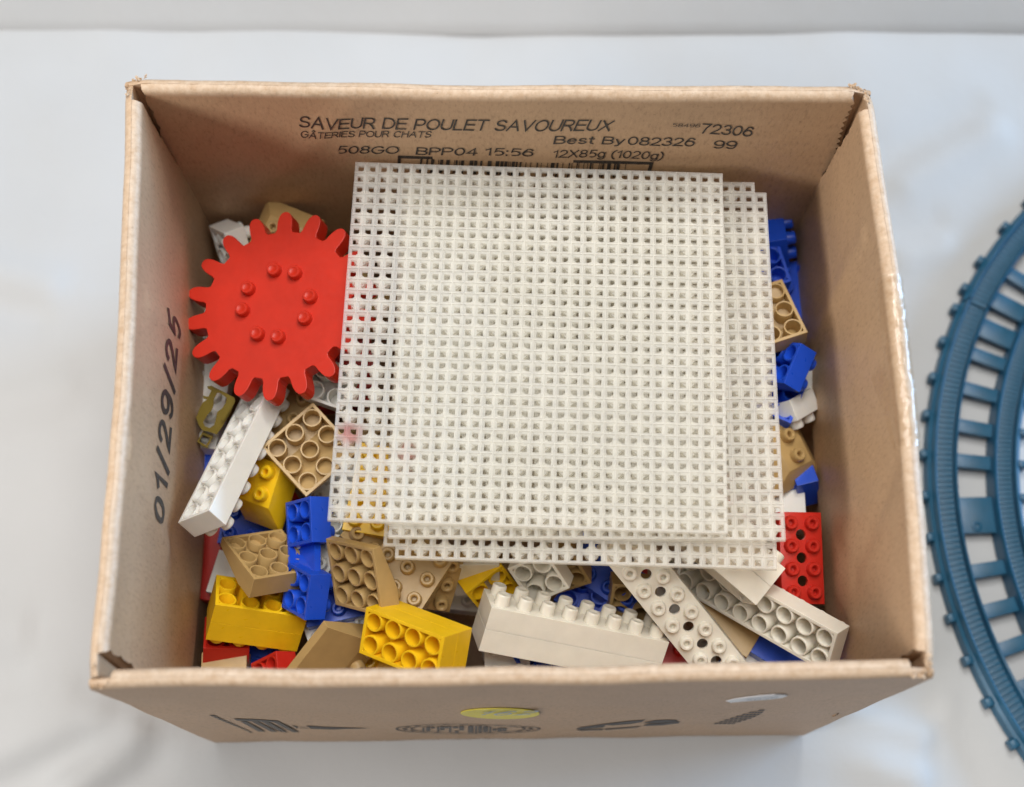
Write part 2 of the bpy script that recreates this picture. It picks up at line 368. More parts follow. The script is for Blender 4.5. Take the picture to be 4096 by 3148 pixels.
# ---- plain sans-serif stroke lettering (cap height 1)
def arcp(cx, cy, rx, ry, a0, a1, n=10): return [(cx + rx * math.cos(math.radians(a0 + (a1 - a0) * i / n)), cy + ry * math.sin(math.radians(a0 + (a1 - a0) * i / n))) for i in range(n + 1)]
def O_(w): return [arcp(w / 2, .5, w / 2, .5, 90, 450, 24)]
GL = {
 'A': (.74, [[(0, 0), (.37, 1), (.74, 0)], [(.13, .36), (.61, .36)]]), 'B': (.62, [[(0, 0), (0, 1), (.34, 1)] + arcp(.34, .76, .24, .24, 90, -90) + [(0, .52)], [(.30, .52)] + arcp(.34, .26, .28, .26, 90, -90) + [(0, 0)]]),
 'C': (.72, [arcp(.38, .5, .38, .5, 42, 318, 20)]), 'D': (.70, [[(0, 0), (0, 1), (.30, 1)] + arcp(.30, .5, .40, .5, 90, -90, 14) + [(0, 0)]]),
 'E': (.60, [[(.60, 1), (0, 1), (0, 0), (.62, 0)], [(0, .53), (.56, .53)]]), 'G': (.76, [arcp(.39, .5, .39, .5, 42, 350, 22) + [(.775, .48), (.45, .48)]]),
 'H': (.66, [[(0, 0), (0, 1)], [(.66, 0), (.66, 1)], [(0, .53), (.66, .53)]]), 'I': (.02, [[(.01, 0), (.01, 1)]]), 'L': (.52, [[(0, 1), (0, 0), (.52, 0)]]),
 'O': (.78, O_(.78)), 'P': (.60, [[(0, 0), (0, 1), (.32, 1)] + arcp(.32, .72, .28, .28, 90, -90) + [(0, .44)]]),
 'R': (.66, [[(0, 0), (0, 1), (.34, 1)] + arcp(.34, .74, .27, .26, 90, -90) + [(0, .48)], [(.32, .48), (.50, .30), (.66, 0)]]),
 'S': (.62, [arcp(.31, .745, .28, .255, 20, 270, 12) + arcp(.31, .25, .31, .25, 90, -160, 12)]), 'T': (.64, [[(0, 1), (.64, 1)], [(.32, 1), (.32, 0)]]),
 'U': (.66, [[(0, 1), (0, .33)] + arcp(.33, .33, .33, .33, 180, 360, 12) + [(.66, 1)]]), 'V': (.70, [[(0, 1), (.35, 0), (.70, 1)]]), 'X': (.68, [[(0, 0), (.66, 1)], [(.02, 1), (.68, 0)]]),
 'e': (.50, [[(.02, .38), (.49, .38)] + arcp(.25, .35, .25, .35, 8, 320, 16)]), 's': (.44, [arcp(.22, .53, .20, .175, 25, 270, 10) + arcp(.22, .18, .22, .18, 90, -155, 10)]),
 't': (.26, [[(.12, .95), (.12, .14), (.18, .02), (.27, .02)], [(0, .70), (.26, .70)]]), 'y': (.46, [[(0, .72), (.23, .02)], [(.46, .72), (.18, -.16), (.10, -.25), (.01, -.24)]]),
 'g': (.50, [arcp(.25, .36, .25, .36, 0, 360, 18), [(.50, .72), (.50, -.06)] + arcp(.26, -.06, .24, .21, 0, -150, 8)]),
 '0': (.56, [arcp(.28, .5, .28, .5, 90, 450, 22)]), '1': (.30, [[(0, .76), (.20, .90), (.25, 1), (.25, 0)]]),
 '2': (.56, [arcp(.28, .72, .26, .28, 165, -20, 10) + [(.36, .38), (.10, .16), (0, 0), (.57, 0)]]), '3': (.54, [arcp(.26, .745, .24, .255, 155, -90, 10), arcp(.26, .25, .28, .25, 90, -160, 12)]),
 '4': (.58, [[(.44, 0), (.44, 1), (0, .27), (.60, .27)]]), '5': (.55, [[(.52, 1), (.11, 1), (.05, .50)] + arcp(.26, .31, .29, .31, 128, -112, 14)]),
 '6': (.56, [arcp(.30, .66, .27, .34, 35, 110, 6) + [(.04, .60), (.0, .40)] + arcp(.28, .31, .28, .31, 180, -180, 20)]), '7': (.54, [[(0, 1), (.54, 1), (.30, .55), (.18, 0)]]),
 '8': (.56, [arcp(.28, .755, .24, .245, -90, 270, 18), arcp(.28, .26, .28, .26, 90, 450, 18)]), '9': (.56, [arcp(.28, .69, .28, .31, 0, 360, 20), [(.56, .69), (.56, .50)] + arcp(.27, .34, .27, .34, 0, -140, 8)]),
 ':': (.06, [[(.03, .0), (.03, .10)], [(.03, .60), (.03, .70)]]), '(': (.24, [arcp(.42, .40, .42, .68, 112, 248, 10)]), ')': (.24, [arcp(-.18, .40, .42, .68, 68, -68, 10)]), '/': (.34, [[(0, -.06), (.34, 1.04)]]),
}
GL['\u00c2'] = (.74, GL['A'][1] + [[(.22, 1.14), (.37, 1.27), (.52, 1.14)]])
def stroke_text(txt, w=.115, gap=.19, shear=0.0):
    """list of strips [(left, right) ...] in text space"""
    x = 0; strips = []
    for c in txt:
        if c == ' ': x += .42; continue
        adv, sts = GL[c]
        for st in sts:
            pts = [Vector((p[0] + x + shear * p[1], p[1] * (1 - w) + w / 2)) for p in st]
            pr = []
            for i, p in enumerate(pts):
                a = (p - pts[i - 1]).normalized() if i else None; b = (pts[i + 1] - p).normalized() if i < len(pts) - 1 else None
                if a is not None and a.length == 0: a = None
                if b is not None and b.length == 0: b = None
                d = (a + b) if a is not None and b is not None else (a if a is not None else b)
                if d is None or d.length < .05: d = a if a is not None else b
                d = d.normalized(); n = Vector((-d.y, d.x)); ref = b if b is not None else a
                k = 1 / max(.45, abs(n.dot(Vector((-ref.y, ref.x)))))
                e = Vector((0, 0))
                if i == 0: e = -d * w * .5
                if i == len(pts) - 1: e = d * w * .5
                pr.append((p + n * w / 2 * k + e, p - n * w / 2 * k + e))
            strips.append(pr)
        x += adv + gap
    return strips, x - gap
def print_text(txt, side, off, lift, p0, p1, ph, mat, name='printed_text', shear=0.0, w=.118, gap=.19, parent=None):
    strips, total = stroke_text(txt, w, gap, shear)
    pl, n = surf_frame(side, off)
    a, b, h = (on_plane(*q, pl, n) for q in (p0, p1, ph))
    ex = (b - a) / total; ey = (h - a)
    vs, fs = [], []
    for k, st in enumerate(strips):
        i = len(vs); dl = lift * (1 + .10 * (k % 3))
        for l, r in st:
            for q in (l, r): vs.append(snap(side, a + ex * q.x + ey * q.y, off, dl) - OFF)
        for m in range(len(st) - 1): fs.append((i + 2 * m, i + 2 * m + 1, i + 2 * m + 3, i + 2 * m + 2))
    return link(name, mesh_from(name, vs, fs), mat, parent or box)
def print_polys(polys, side, off, lift, mat, name, parent=None, thick=0):
    pl, n = surf_frame(side, off); vs, fs = [], []
    for t, pts in polys:
        i = len(vs)
        for q in pts: vs.append(snap(side, on_plane(t, *q, pl, n), off, lift) - OFF)
        fs.append(tuple(range(i, len(vs))))
    bm = bmesh.new(); me = mesh_from(name, vs, fs); bm.from_mesh(me); bpy.data.meshes.remove(me)
    bmesh.ops.triangulate(bm, faces=bm.faces[:])
    if thick:
        r = bmesh.ops.extrude_face_region(bm, geom=bm.faces[:])
        nn = -n if n.y > 0 else n
        bmesh.ops.translate(bm, verts=[e for e in r['geom'] if isinstance(e, bmesh.types.BMVert)], vec=nn * thick)
    me = bm_done(bm, name)
    return link(name, me, mat, parent or box)
FO = 2 * TB + .0001; LI = .00025
bt = lambda txt, a, b, h, **k: print_text(txt, 'back', FO, LI, ('C7', *a), ('C7', *b), ('C7', *h), M['ink'], **k)
bt('SAVEUR DE POULET SAVOUREUX', (98, 140), (1422, 155), (105, 92))
bt('G\u00c2TERIES POUR CHATS', (102, 180), (656, 178), (107, 153))
bt('508GO', (255, 250), (512, 250), (264, 217)); bt('BPP04', (595, 252), (850, 254), (602, 220)); bt('15:56', (892, 254), (1092, 257), (899, 222))
bt('Best By', (1188, 205), (1482, 214), (1197, 172)); bt('082326', (1505, 214), (1785, 221), (1514, 178))
bt('12X85g (1020g)', (1183, 262), (1650, 275), (1192, 230))
bt('58496', (1695, 136), (1812, 141), (1700, 120), w=.10); bt('72306', (1815, 166), (2030, 184), (1830, 124)); bt('99', (1873, 231), (1965, 235), (1882, 197))
# barcode: heavy frame with bars below it
polys = [('C7', [(515, 257), (1617, 285), (1614, 296), (527, 269)]), ('C7', [(515, 259), (528, 259), (523, 330), (510, 330)]), ('C7', [(1602, 287), (1617, 287), (1604, 330), (1588, 330)])]
x = 612; random.seed(11)
while x < 1520:
    w = random.choice([3, 3, 5, 8, 13, 16]); sk = -8
    y0 = 268 + (x - 527) * .0255
    polys.append(('C7', [(x, y0), (x + w, y0), (x + w + sk, y0 + 60), (x + sk, y0 + 60)])); x += w + random.choice([4, 5, 8, 13, 18, 24])
print_polys(polys, 'back', FO, LI, M['ink'], 'printed_barcode')
# date on the left flap, running upward
print_text('01/29/25', 'left', FO, LI, ('L', 378, 936), ('L', 440, 92), ('L', 320, 930), M['ink'], shear=.22, w=.17, gap=.34)
# outside of the front panel
FP = lambda polys, name, mat='ink_stamp', lift=-.00025, **k: print_polys(polys, 'front', 0, lift, M[mat], name, **k)
polys = []
for k in range(11):
    t0, t1 = k / 11, k / 11 + .07
    ax, ay = 335 + 440 * t0, 222 + 190 * t0; bx, by = 335 + 440 * t1, 222 + 190 * t1; w = 62 * (1 - .55 * t0)
    polys.append(('F1', [(ax, ay), (ax + w, ay + 2), (bx + w, by + 2), (bx, by)]))
FP(polys, 'printed_text_line')
polys = [('F1', [(600, 256), (860, 260), (1095, 270), (1120, 290), (900, 284), (640, 276)])]
for x0, x1, y1 in [(672, 860, 398), (800, 1000, 400), (915, 1110, 402), (1040, 1240, 402)]:
    polys.append(('F1', [(x0, 284), (x0 + 75, 286), (x1 + 75, y1 + 3), (x1, y1)]))
FP(polys, 'printed_emblem')
FP([('F1', [(1242, 322), (1310, 346), (1302, 364), (1285, 356)]), ('F1', [(1405, 330), (1600, 343), (2125, 361), (1860, 364), (1700, 371), (1455, 366)]),
    ('F1', [(1330, 345), (1420, 346), (1420, 349), (1330, 348)]), ('F1', [(1330, 362), (1430, 363), (1430, 366), (1330, 365)])], 'printed_arrow', 'ink')
polys = []
def ering(cx, cy, rx, ry, k, gap=None, n=64):
    for i in range(n):
        if gap and (i // gap) % 2: continue
        a, b = 2 * math.pi * i / n, 2 * math.pi * (i + 1) / n
        polys.append(('F2', [(cx + rx * math.cos(a), cy + ry * math.sin(a)), (cx + rx * math.cos(b), cy + ry * math.sin(b)), (cx + rx * k * math.cos(b), cy + ry * k * math.sin(b)), (cx + rx * k * math.cos(a), cy + ry * k * math.sin(a))]))
ering(1028, 370, 815, 58, .965); ering(1028, 370, 740, 52, .93, 2, 88); ering(1028, 370, 650, 45, .96)
for bx, bw, ya, yb in [(515, 22, 355, 395), (560, 45, 348, 396), (615, 40, 348, 365), (680, 24, 345, 405), (715, 50, 342, 385), (770, 40, 342, 362), (815, 26, 340, 408), (860, 55, 342, 362), (880, 40, 390, 412), (930, 52, 335, 385),
                       (1028, 60, 332, 410), (1108, 22, 330, 420), (1145, 40, 332, 415), (1200, 50, 335, 405), (1268, 20, 340, 410), (1305, 45, 365, 390), (1360, 50, 355, 400), (1415, 45, 358, 395)]:
    polys.append(('F2', [(bx, ya), (bx + bw, ya), (bx + bw, yb), (bx, yb)]))
FP(polys, 'printed_round_stamp')
FP([('F3', [(150, 420), (200, 402), (400, 376), (640, 356), (740, 350), (766, 341), (735, 368), (640, 382), (560, 386), (480, 391), (415, 384), (400, 405), (200, 424)]),
    ('F3', [(150, 430), (400, 419), (393, 432), (200, 438)]), ('F3', [(412, 420), (738, 404), (700, 415), (422, 432)]),
    ('F3', [(745, 376), (850, 353), (960, 348), (1045, 350), (1058, 360), (900, 376)]), ('F3', [(750, 402), (790, 384), (900, 381), (1075, 361), (1072, 379), (930, 400)])], 'printed_recycling_arrows', 'ink')
polys = []
for k in range(8):
    t = k / 7; y = 266 + 114 * t; xl = 1770 - 370 * t ** .8; xr = 1825 - 230 * t ** 1.6
    for j in range(5):
        a, b = xl + (xr - xl) * j / 5, xl + (xr - xl) * (j + .82) / 5
        polys.append(('F3', [(a, y), (b, y), (b - 18, y + 9), (a - 18, y + 9)]))
FP(polys, 'printed_small_text')
ell = lambda cx, cy, rx, ry, n=48: [(cx + rx * math.cos(2 * math.pi * i / n), cy + ry * math.sin(2 * math.pi * i / n)) for i in range(n)]
st = FP([('F2', ell(1380, 186, 438, 52))], 'yellow_sticker', 'sticker_yellow', thick=.0003)
st['label'] = 'round yellow sticker with a number in grey marker'
print_text('162', 'front', 0, -.0008, ('F2', 1120, 192), ('F2', 1690, 184), ('F2', 1165, 154), M['pen'], 'handwritten_number', .3, .13, .35, parent=st)
s2 = FP([('F3', [(1455, 182), (1520, 163), (1620, 150), (1750, 138), (1880, 132), (1975, 138), (1993, 146), (1950, 163), (1850, 172), (1640, 184), (1500, 199), (1480, 190)])], 'white_sticker', 'sticker_white', thick=.0003)
s2['label'] = 'white oval sticker with a faint number'
print_text('5050', 'front', 0, -.0008, ('F3', 1625, 176), ('F3', 1890, 160), ('F3', 1635, 158), M['pen'], 'handwritten_number', .1, .10, .3, parent=s2)
# clear tape wrapped over the right rim, wrinkled
vs, fs = [], []
prof = [(-.0003, .196), (-.0003, .203), (-.0002, .2075), (.001, .2095), (.004, .2107), (.0070, .2095), (.0084, .2060), (.0085, .2000), (.0086, .1940), (.0087, .1880)]
sv = rng(.355, .645, 40)
for i, s in enumerate(sv):
    f = (.12 + .95 * ((s - .355) / .15) ** 1.4) if s < .507 else .05
    for k, (of, z) in enumerate(prof):
        zz = z
        if k > 6: zz = .206 - (.206 - z) * (f + .10 * noise.noise((s * 60, 2, 2)))
        w = .0004 + .0006 * abs(noise.noise((s * 110, k * .6, 6.6)))
        p = wall_pt('right', s, zz, of + (w if k > 4 else -w)); p.z += w * .6
        vs.append(p - OFF)
n = len(prof)
for i in range(40):
    for k in range(n - 1): fs.append((i * n + k, (i + 1) * n + k, (i + 1) * n + k + 1, i * n + k + 1))
tpo = link('clear_tape', mesh_from('clear_tape', vs, fs, True), M['tape'], box); tpo['label'] = 'wrinkled strip of clear tape over the right rim'

# ------------------------------------------------------------------ toy train track
TC = Vector((.4542, .1803, 0))
def arc_sweep(name, prof, a0, a1, mat, parent, steps=60, origin=TC):
    vs, fs = [], []; n = len(prof)
    for i in range(steps + 1):
        a = math.radians(a0 + (a1 - a0) * i / steps)
        for r, z in prof: vs.append((r * math.cos(a), r * math.sin(a), z))
    for i in range(steps):
        for k in range(n):
            k2 = (k + 1) % n; fs.append((i * n + k, (i + 1) * n + k, (i + 1) * n + k2, i * n + k2))
    fs.append(tuple(range(n))); fs.append(tuple(steps * n + k for k in range(n)))
    bm = bmesh.new(); me = mesh_from(name, vs, fs); bm.from_mesh(me); bpy.data.meshes.remove(me)
    me = bm_done(bm, name, 0.6); return link(name, me, mat, parent)
def polar_box(name, r0, r1, a, wdeg, z0, z1, mat, parent, bev=.0004, taper=0):
    bm = bmesh.new(); bmesh.ops.create_cube(bm, size=1)
    for v in bm.verts:
        f = 1 - taper if v.co.z > 0 else 1
        rr = (r0 + r1) / 2 + v.co.x * (r1 - r0); t = math.radians(wdeg) * v.co.y * f * (r0 + r1) / 2
        v.co = Vector((rr, t, z0 if v.co.z < 0 else z1))
    bevel_bm(bm, bev)
    me = bm_done(bm, name, 0.6); o = link(name, me, mat, parent); o.rotation_euler = (0, 0, math.radians(a)); return o
def channel(ro, ri):
    w = .0012
    return [(ro + .0012, .0005), (ro + .0004, .0085), (ro, .0115), (ro - w * .4, .0122), (ro - w, .0115), (ro - w - .0002, .0072), (ri + w + .0002, .0072), (ri + w, .0115), (ri + w * .4, .0122), (ri, .0115), (ri - .0004, .0085), (ri - .0012, .0005)]
BUMPS = [134.2, 139.4, 145.5, 150.0, 153.2, 158.1, 163.2, 168.3, 173.5, 178.8, 184.0, 189.0, 193.9, 199.1, 204.3, 209.6, 214.8]
def track(label, a0, a1, ties, wide, end_low):
    t = thing('train_track', label, 'train track', TC, None, 'curved toy train track pieces beside the box')
    arc_sweep('rail_channel', channel(.2380, .2262), a0, a1, M['teal'], t)
    arc_sweep('rail_channel', channel(.2072, .1958), a0, a1, M['teal'], t)
    arc_sweep('side_wall', [(.2408, .0004), (.2402, .0062), (.2385, .0075), (.2385, .0004)], a0, a1, M['teal'], t)
    arc_sweep('side_wall', [(.1945, .0004), (.1945, .0075), (.1928, .0062), (.1922, .0004)], a0, a1, M['teal'], t)
    for a in [b for b in BUMPS if a0 < b < a1]:
        polar_box('sleeper_end', .2400, .2438, a, 1.35, .0004, .0075, M['teal'], t, .0009, .25)
        polar_box('sleeper_end', .1890, .1935, a, 1.5, .0004, .0075, M['teal'], t, .0009, .25)
    for a in ties: polar_box('sleeper', .2066, .2270, a, 1.95, .0030, .0066, M['teal'], t, .0004)
    for a, w in wide:
        s = polar_box('joint_plate', .2068, .2268, a, w, .0026, .0062, M['teal'], t, .0004)
    # fine grip ridges on both channel floors
    k = a0 + .4; me = None
    while k < a1 - .3:
        if me is None:
            r = polar_box('grip_ridge', .2279, .2363, k, .30, .0066, .00785, M['teal'], t, .0001); me = r.data
            me2 = polar_box('grip_ridge', .1976, .2054, k, .34, .0066, .00775, M['teal'], t, .0001).data
        else:
            for q in (me, me2):
                r = link('grip_ridge', q, None, t); r.rotation_euler = (0, 0, math.radians(k))
        k += .72
    return t
ta = track('teal plastic curved track piece filling the right edge of the picture', 152.0, 222.0, [158.4, 163.6, 169.0, 173.9, 188.9, 194.2, 199.3, 204.5, 209.6], [(181.4, 5.0), (154.2, 2.9)], 0)
tb = track('teal plastic curved track piece joined on at the upper right', 118.0, 151.7, [139.4, 145.0, 134.0, 128.5, 123.0], [(149.6, 2.6)], 0)
# locating pin with a hole in the wide plate
pin = link('locating_pin', lathe('locating_pin', [(.0028, .0060), (.0026, .0068), (.0018, .0071), (.0012, .0066), (.0011, .0052), (0, .0052)], 20), M['teal'], ta)
a = math.radians(183.0); pin.location = (.2172 * math.cos(a), .2172 * math.sin(a), 0)

# ------------------------------------------------------------------ see-through grid plates
CELL = .005
def grid_mesh(name, n, skip, seed):
    rings = [(.0025, 0), (.00234, 0), (.00222, -.0006), (.00128, -.0011), (.00124, -.0026), (.0025, -.0026)]
    vs, fs = [], []
    rnd = random.Random(seed); half = n * CELL / 2
    for j in range(n):
        for i in range(n):
            if (i, j) in skip: continue
            cx, cy = -half + (i + .5) * CELL, -half + (j + .5) * CELL
            b = len(vs)
            for r, z in rings:
                for sx, sy in ((-1, -1), (1, -1), (1, 1), (-1, 1)): vs.append((cx + sx * r, cy + sy * r, z))
            for k in range(len(rings) - 1):
                for q in range(4):
                    q2 = (q + 1) % 4; fs.append((b + k * 4 + q, b + k * 4 + q2, b + k * 4 + 4 + q2, b + k * 4 + 4 + q))
    # round bosses below every second crossing
    SEG = 18
    for j in range(n // 2):
        for i in range(n // 2):
            if any((2 * i + a, 2 * j + c) in skip for a in (0, 1) for c in (0, 1)): continue
            cx, cy = -half + (2 * i + 1) * CELL, -half + (2 * j + 1) * CELL
            b = len(vs)
            for r, z in ((.0029, -.00262), (.0031, -.0057), (.0029, -.0061)):
                for k in range(SEG):
                    t = 2 * math.pi * k / SEG; vs.append((cx + r * math.cos(t), cy + r * math.sin(t), z))
            for m in range(2):
                for k in range(SEG):
                    k2 = (k + 1) % SEG; fs.append((b + m * SEG + k, b + m * SEG + k2, b + (m + 1) * SEG + k2, b + (m + 1) * SEG + k))
            fs.append(tuple(b + k for k in range(SEG))); fs.append(tuple(b + 2 * SEG + k for k in range(SEG)))
    bm = bmesh.new(); me = mesh_from(name, vs, fs); bm.from_mesh(me); bpy.data.meshes.remove(me)
    bmesh.ops.remove_doubles(bm, verts=bm.verts[:], dist=1e-6)
    bd = [e for e in bm.edges if len(e.link_faces) == 1]
    # rim skirt round the outer edge
    r = bmesh.ops.contextual_create(bm, geom=[]) if False else None
    up = [e for e in bd if all(v.co.z > -.0001 for v in e.verts)]
    g = bmesh.ops.extrude_edge_only(bm, edges=up)
    nv = [x for x in g['geom'] if isinstance(x, bmesh.types.BMVert)]
    for v in nv:
        v.co.z = -.0026
        if abs(v.co.x) > half - 1e-5: v.co.x *= 1.0035
        if abs(v.co.y) > half - 1e-5: v.co.y *= 1.0035
    bmesh.ops.recalc_face_normals(bm, faces=bm.faces[:])
    # sheets are never quite flat
    for v in bm.verts: v.co.z += .0010 * noise.noise((v.co.x * 12 + seed, v.co.y * 12, seed))
    me = bpy.data.meshes.new(name); bm.to_mesh(me); bm.free(); return me
def plate(label, c0, yaw, tilt, skip, seed):
    t = thing('grid_plate', label, 'building plate', c0, None, 'stack of milky grid plates')
    t.rotation_euler = (tilt[0], tilt[1], yaw)
    link('grid_sheet', grid_mesh('grid_sheet', 32, skip, seed), M['milky'], t)
    lip = []
    return t
plate('topmost milky white plastic grid plate of the stack, with a pink stain', (.0089, .2123, .1600), math.radians(-2.0), (0, 0), set(), 1)
plate('middle milky plastic grid plate, sticking out to the right of the stack', (.0308, .2089, .1537), math.radians(-.4), (0, 0), {(31, 31)}, 2)
plate('lowest milky plastic grid plate, sticking out towards the front, corner broken off', (.0298, .2002, .1470), math.radians(-1.7), (.004, 0), {(0, 0)}, 3)

# ------------------------------------------------------------------ bricks
mm = .001
POSE = {
  'W1': ((-0.13870, 0.13894, 0.13883), (0.41260, 0.66360, 0.62082, 0.06315)),
  'W2': ((-0.01388, 0.08871, 0.12101), (0.86670, -0.46995, 0.16676, 0.01300)),
  'W3': ((0.03579, 0.13300, 0.12159), (0.86990, 0.22508, 0.13828, -0.41651)),
  'W4': ((0.07534, 0.13726, 0.09914), (-0.30928, 0.87488, -0.19900, 0.31516)),
  'W5': ((0.09936, 0.11150, 0.10554), (-0.16681, -0.30725, -0.59961, -0.71989)),
  'W6': ((-0.00203, 0.12511, 0.11210), (-0.31850, 0.89947, 0.22202, 0.20054)),
  'Y1': ((-0.12023, 0.15314, 0.08599), (0.95856, 0.11333, -0.19320, -0.17603)),
  'Y2': ((-0.12858, 0.12430, 0.10384), (0.33662, 0.92570, 0.01810, -0.17157)),
  'Y3': ((-0.05992, 0.10466, 0.13378), (-0.20786, 0.93411, -0.14499, 0.25142)),
  'Y4': ((-0.01995, 0.11529, 0.10768), (-0.46376, 0.82631, 0.30628, -0.09130)),
  'B1u': ((-0.09836, 0.13619, 0.10386), (0.24309, 0.63548, 0.64618, 0.34572)),
  'B1l': ((-0.09946, 0.10991, 0.10456), (0.17978, 0.73813, 0.51540, 0.39650)),
  'T1': ((-0.10927, 0.17681, 0.12200), (0.04124, -0.92837, -0.36877, 0.02107)),
  'T2': ((-0.08496, 0.12528, 0.11004), (0.25564, 0.23819, -0.88559, 0.30600)),
  'T3': ((-0.05344, 0.10150, 0.12818), (0.35763, 0.04907, 0.89102, 0.27529)),
  'T4': ((-0.05699, 0.11602, 0.09851), (-0.91896, -0.36600, -0.11548, 0.09070)),
  'T7': ((0.13193, 0.22971, 0.12340), (-0.03089, 0.15422, -0.98401, 0.08362)),
  'T8': ((0.11968, 0.16139, 0.09109), (0.95113, 0.05619, 0.18995, 0.23687)),
  'R1': ((0.13355, 0.11337, 0.09119), (0.69200, 0.13604, 0.02834, 0.70840)),
  'B3': ((0.12308, 0.27525, 0.08764), (0.60696, 0.34542, 0.54118, 0.46840)),
  'B4': ((0.11153, 0.21418, 0.10337), (-0.34966, -0.76325, -0.44225, -0.31560)),
  'W11': ((0.11151, 0.20243, 0.09484), (-0.57293, -0.70739, -0.40793, 0.07031)),
  'R2': ((-0.13361, 0.10700, 0.09762), (-0.31937, -0.94205, -0.04087, 0.09425)),
  'B6': ((0.13459, 0.16451, 0.11164), (0.32238, -0.55573, -0.50227, 0.57876)),
  'R3': ((-0.10118, 0.09149, 0.10237), (0.28498, -0.70967, 0.57978, -0.28109)),
  'W8': ((-0.13693, 0.28532, 0.10790), (0.60208, -0.48854, 0.62783, -0.06826)),
  'T6': ((-0.12870, 0.28182, 0.08900), (0.96750, 0.11716, -0.07051, -0.21273)),
  'T5': ((-0.07799, 0.08218, 0.08168), (-0.68034, -0.57561, 0.00003, -0.45367)),
  'T9': ((0.00838, 0.12852, 0.10336), (0.42991, -0.87280, -0.18994, -0.13163)),
  'T10': ((0.06167, 0.10605, 0.08347), (-0.03662, 0.04317, 0.92399, 0.37820)),
  'GEAR': ((-0.10291, 0.23767, 0.13676), (0.98728, 0.02890, -0.11346, -0.10753)),
}

def stud_prof(h, hole):
    if hole: p = [(3.30, 0), (3.12, h - 1.0), (2.95, h - .4), (2.55, h), (1.75, h), (1.30, h - .35), (1.15, h - .8), (1.10, h - 3.2), (0, h - 3.2)]
    else: p = [(3.15, 0), (3.05, h - .7), (2.9, h - .3), (2.6, h), (1.9, h), (1.6, h - .22), (0, h - .28)]
    return [(r * mm, z * mm) for r, z in p]
STUD = {(h, q): lathe('stud', stud_prof(h, q)) for h, q in ((5.0, False), (3.6, True), (2.6, True), (4.2, False), (3.4, False))}
def tube_mesh(length): return lathe('tube', [(r * mm, z * mm) for r, z in [(4.15, length), (4.15, .35), (4.0, .12), (3.75, .1), (3.45, .15), (3.35, .4), (3.3, length)]], 28)
TUBE = {}
def tube(length):
    k = round(length, 1)
    if k not in TUBE: TUBE[k] = tube_mesh(k)
    return TUBE[k]
def shell_mesh(lx, outer, inner, wall=1.5, bev=.2):
    """profile (y,z) swept along x, hollow from below (mm)"""
    bm = bmesh.new()
    V = lambda x, q: bm.verts.new((x * mm, q[0] * mm, q[1] * mm))
    o0 = [V(0, q) for q in outer]; o1 = [V(lx, q) for q in outer]; n = len(outer)
    for k in range(1, n): bm.faces.new((o0[k], o1[k], o1[(k + 1) % n], o0[(k + 1) % n]))
    bm.faces.new(o0); bm.faces.new(o1[::-1])
    if inner:
        i0 = [V(wall, q) for q in inner]; i1 = [V(lx - wall, q) for q in inner]; m = len(inner)
        for k in range(1, m): bm.faces.new((i0[k], i0[(k + 1) % m], i1[(k + 1) % m], i1[k]))
        bm.faces.new(i0[::-1]); bm.faces.new(i1)
        a, b = (o0[0], o0[1], o1[1], o1[0]), (i0[0], i0[1], i1[1], i1[0])
        for k in range(4): bm.faces.new((a[k], a[(k + 1) % 4], b[(k + 1) % 4], b[k]))
    else: bm.faces.new((o0[0], o1[0], o1[1], o0[1]))
    bmesh.ops.recalc_face_normals(bm, faces=bm.faces[:])
    bevel_bm(bm, bev * mm, 2)
    return bm_done(bm, 'body', 0.25)
BODY = {}
def body_mesh(nx, ny, h, hollow=True, bev=.2):
    k = (nx, ny, h, hollow, bev)
    if k not in BODY:
        y = ny * 10 - .16
        BODY[k] = shell_mesh(nx * 10 - .16, [(0, 0), (y, 0), (y, h), (0, h)], [(1.5, 0), (y - 1.5, 0), (y - 1.5, h - 1.6), (1.5, h - 1.6)] if hollow else None, bev=bev)
    return BODY[k]
def drilled(nx, ny, h):
    """body with round holes through the top between the studs"""
    k = ('drill', nx, ny, h)
    if k not in BODY:
        base = body_mesh(nx, ny, h); o = link('tmp', base.copy())
        bm = bmesh.new()
        for i in range(1, nx):
            bmesh.ops.create_cone(bm, segments=24, radius1=2.35 * mm, radius2=2.35 * mm, depth=8 * mm, cap_ends=True, matrix=Matrix.Translation((i * 10 * mm, 10 * mm, h * mm)))
        c = link('tmp2', bm_done(bm, 'cut')); md = o.modifiers.new('b', 'BOOLEAN'); md.object = c; md.operation = 'DIFFERENCE'; md.solver = 'EXACT'
        dg = bpy.context.evaluated_depsgraph_get(); me = bpy.data.meshes.new_from_object(o.evaluated_get(dg))
        bpy.data.objects.remove(o); bpy.data.objects.remove(c); me.name = 'body'; me.set_sharp_from_angle(angle=.6); BODY[k] = me
    return BODY[k]
def mat_mesh(me, mat):
    """mesh data shared per material"""
    k = (me.name, me.as_pointer(), mat)
    if k not in MESHMAT:
        c = me.copy(); c.materials.clear(); c.materials.append(M[mat]); MESHMAT[k] = c
    return MESHMAT[k]
MESHMAT = {}
GROUPS = {'tan': 'tan toy bricks', 'white': 'white toy bricks', 'cream': 'white toy bricks', 'blue': 'blue toy bricks', 'yellow': 'yellow toy bricks', 'red': 'red toy bricks'}
def put(root, me, mat, name, loc=(0, 0, 0)):
    o = link(name, mat_mesh(me, mat), None, root); o.location = loc; return o
def fixpose(pose, shift=(0, 0, 0)):
    o, q = pose; return Vector(o) + Vector(shift), Quaternion(q)
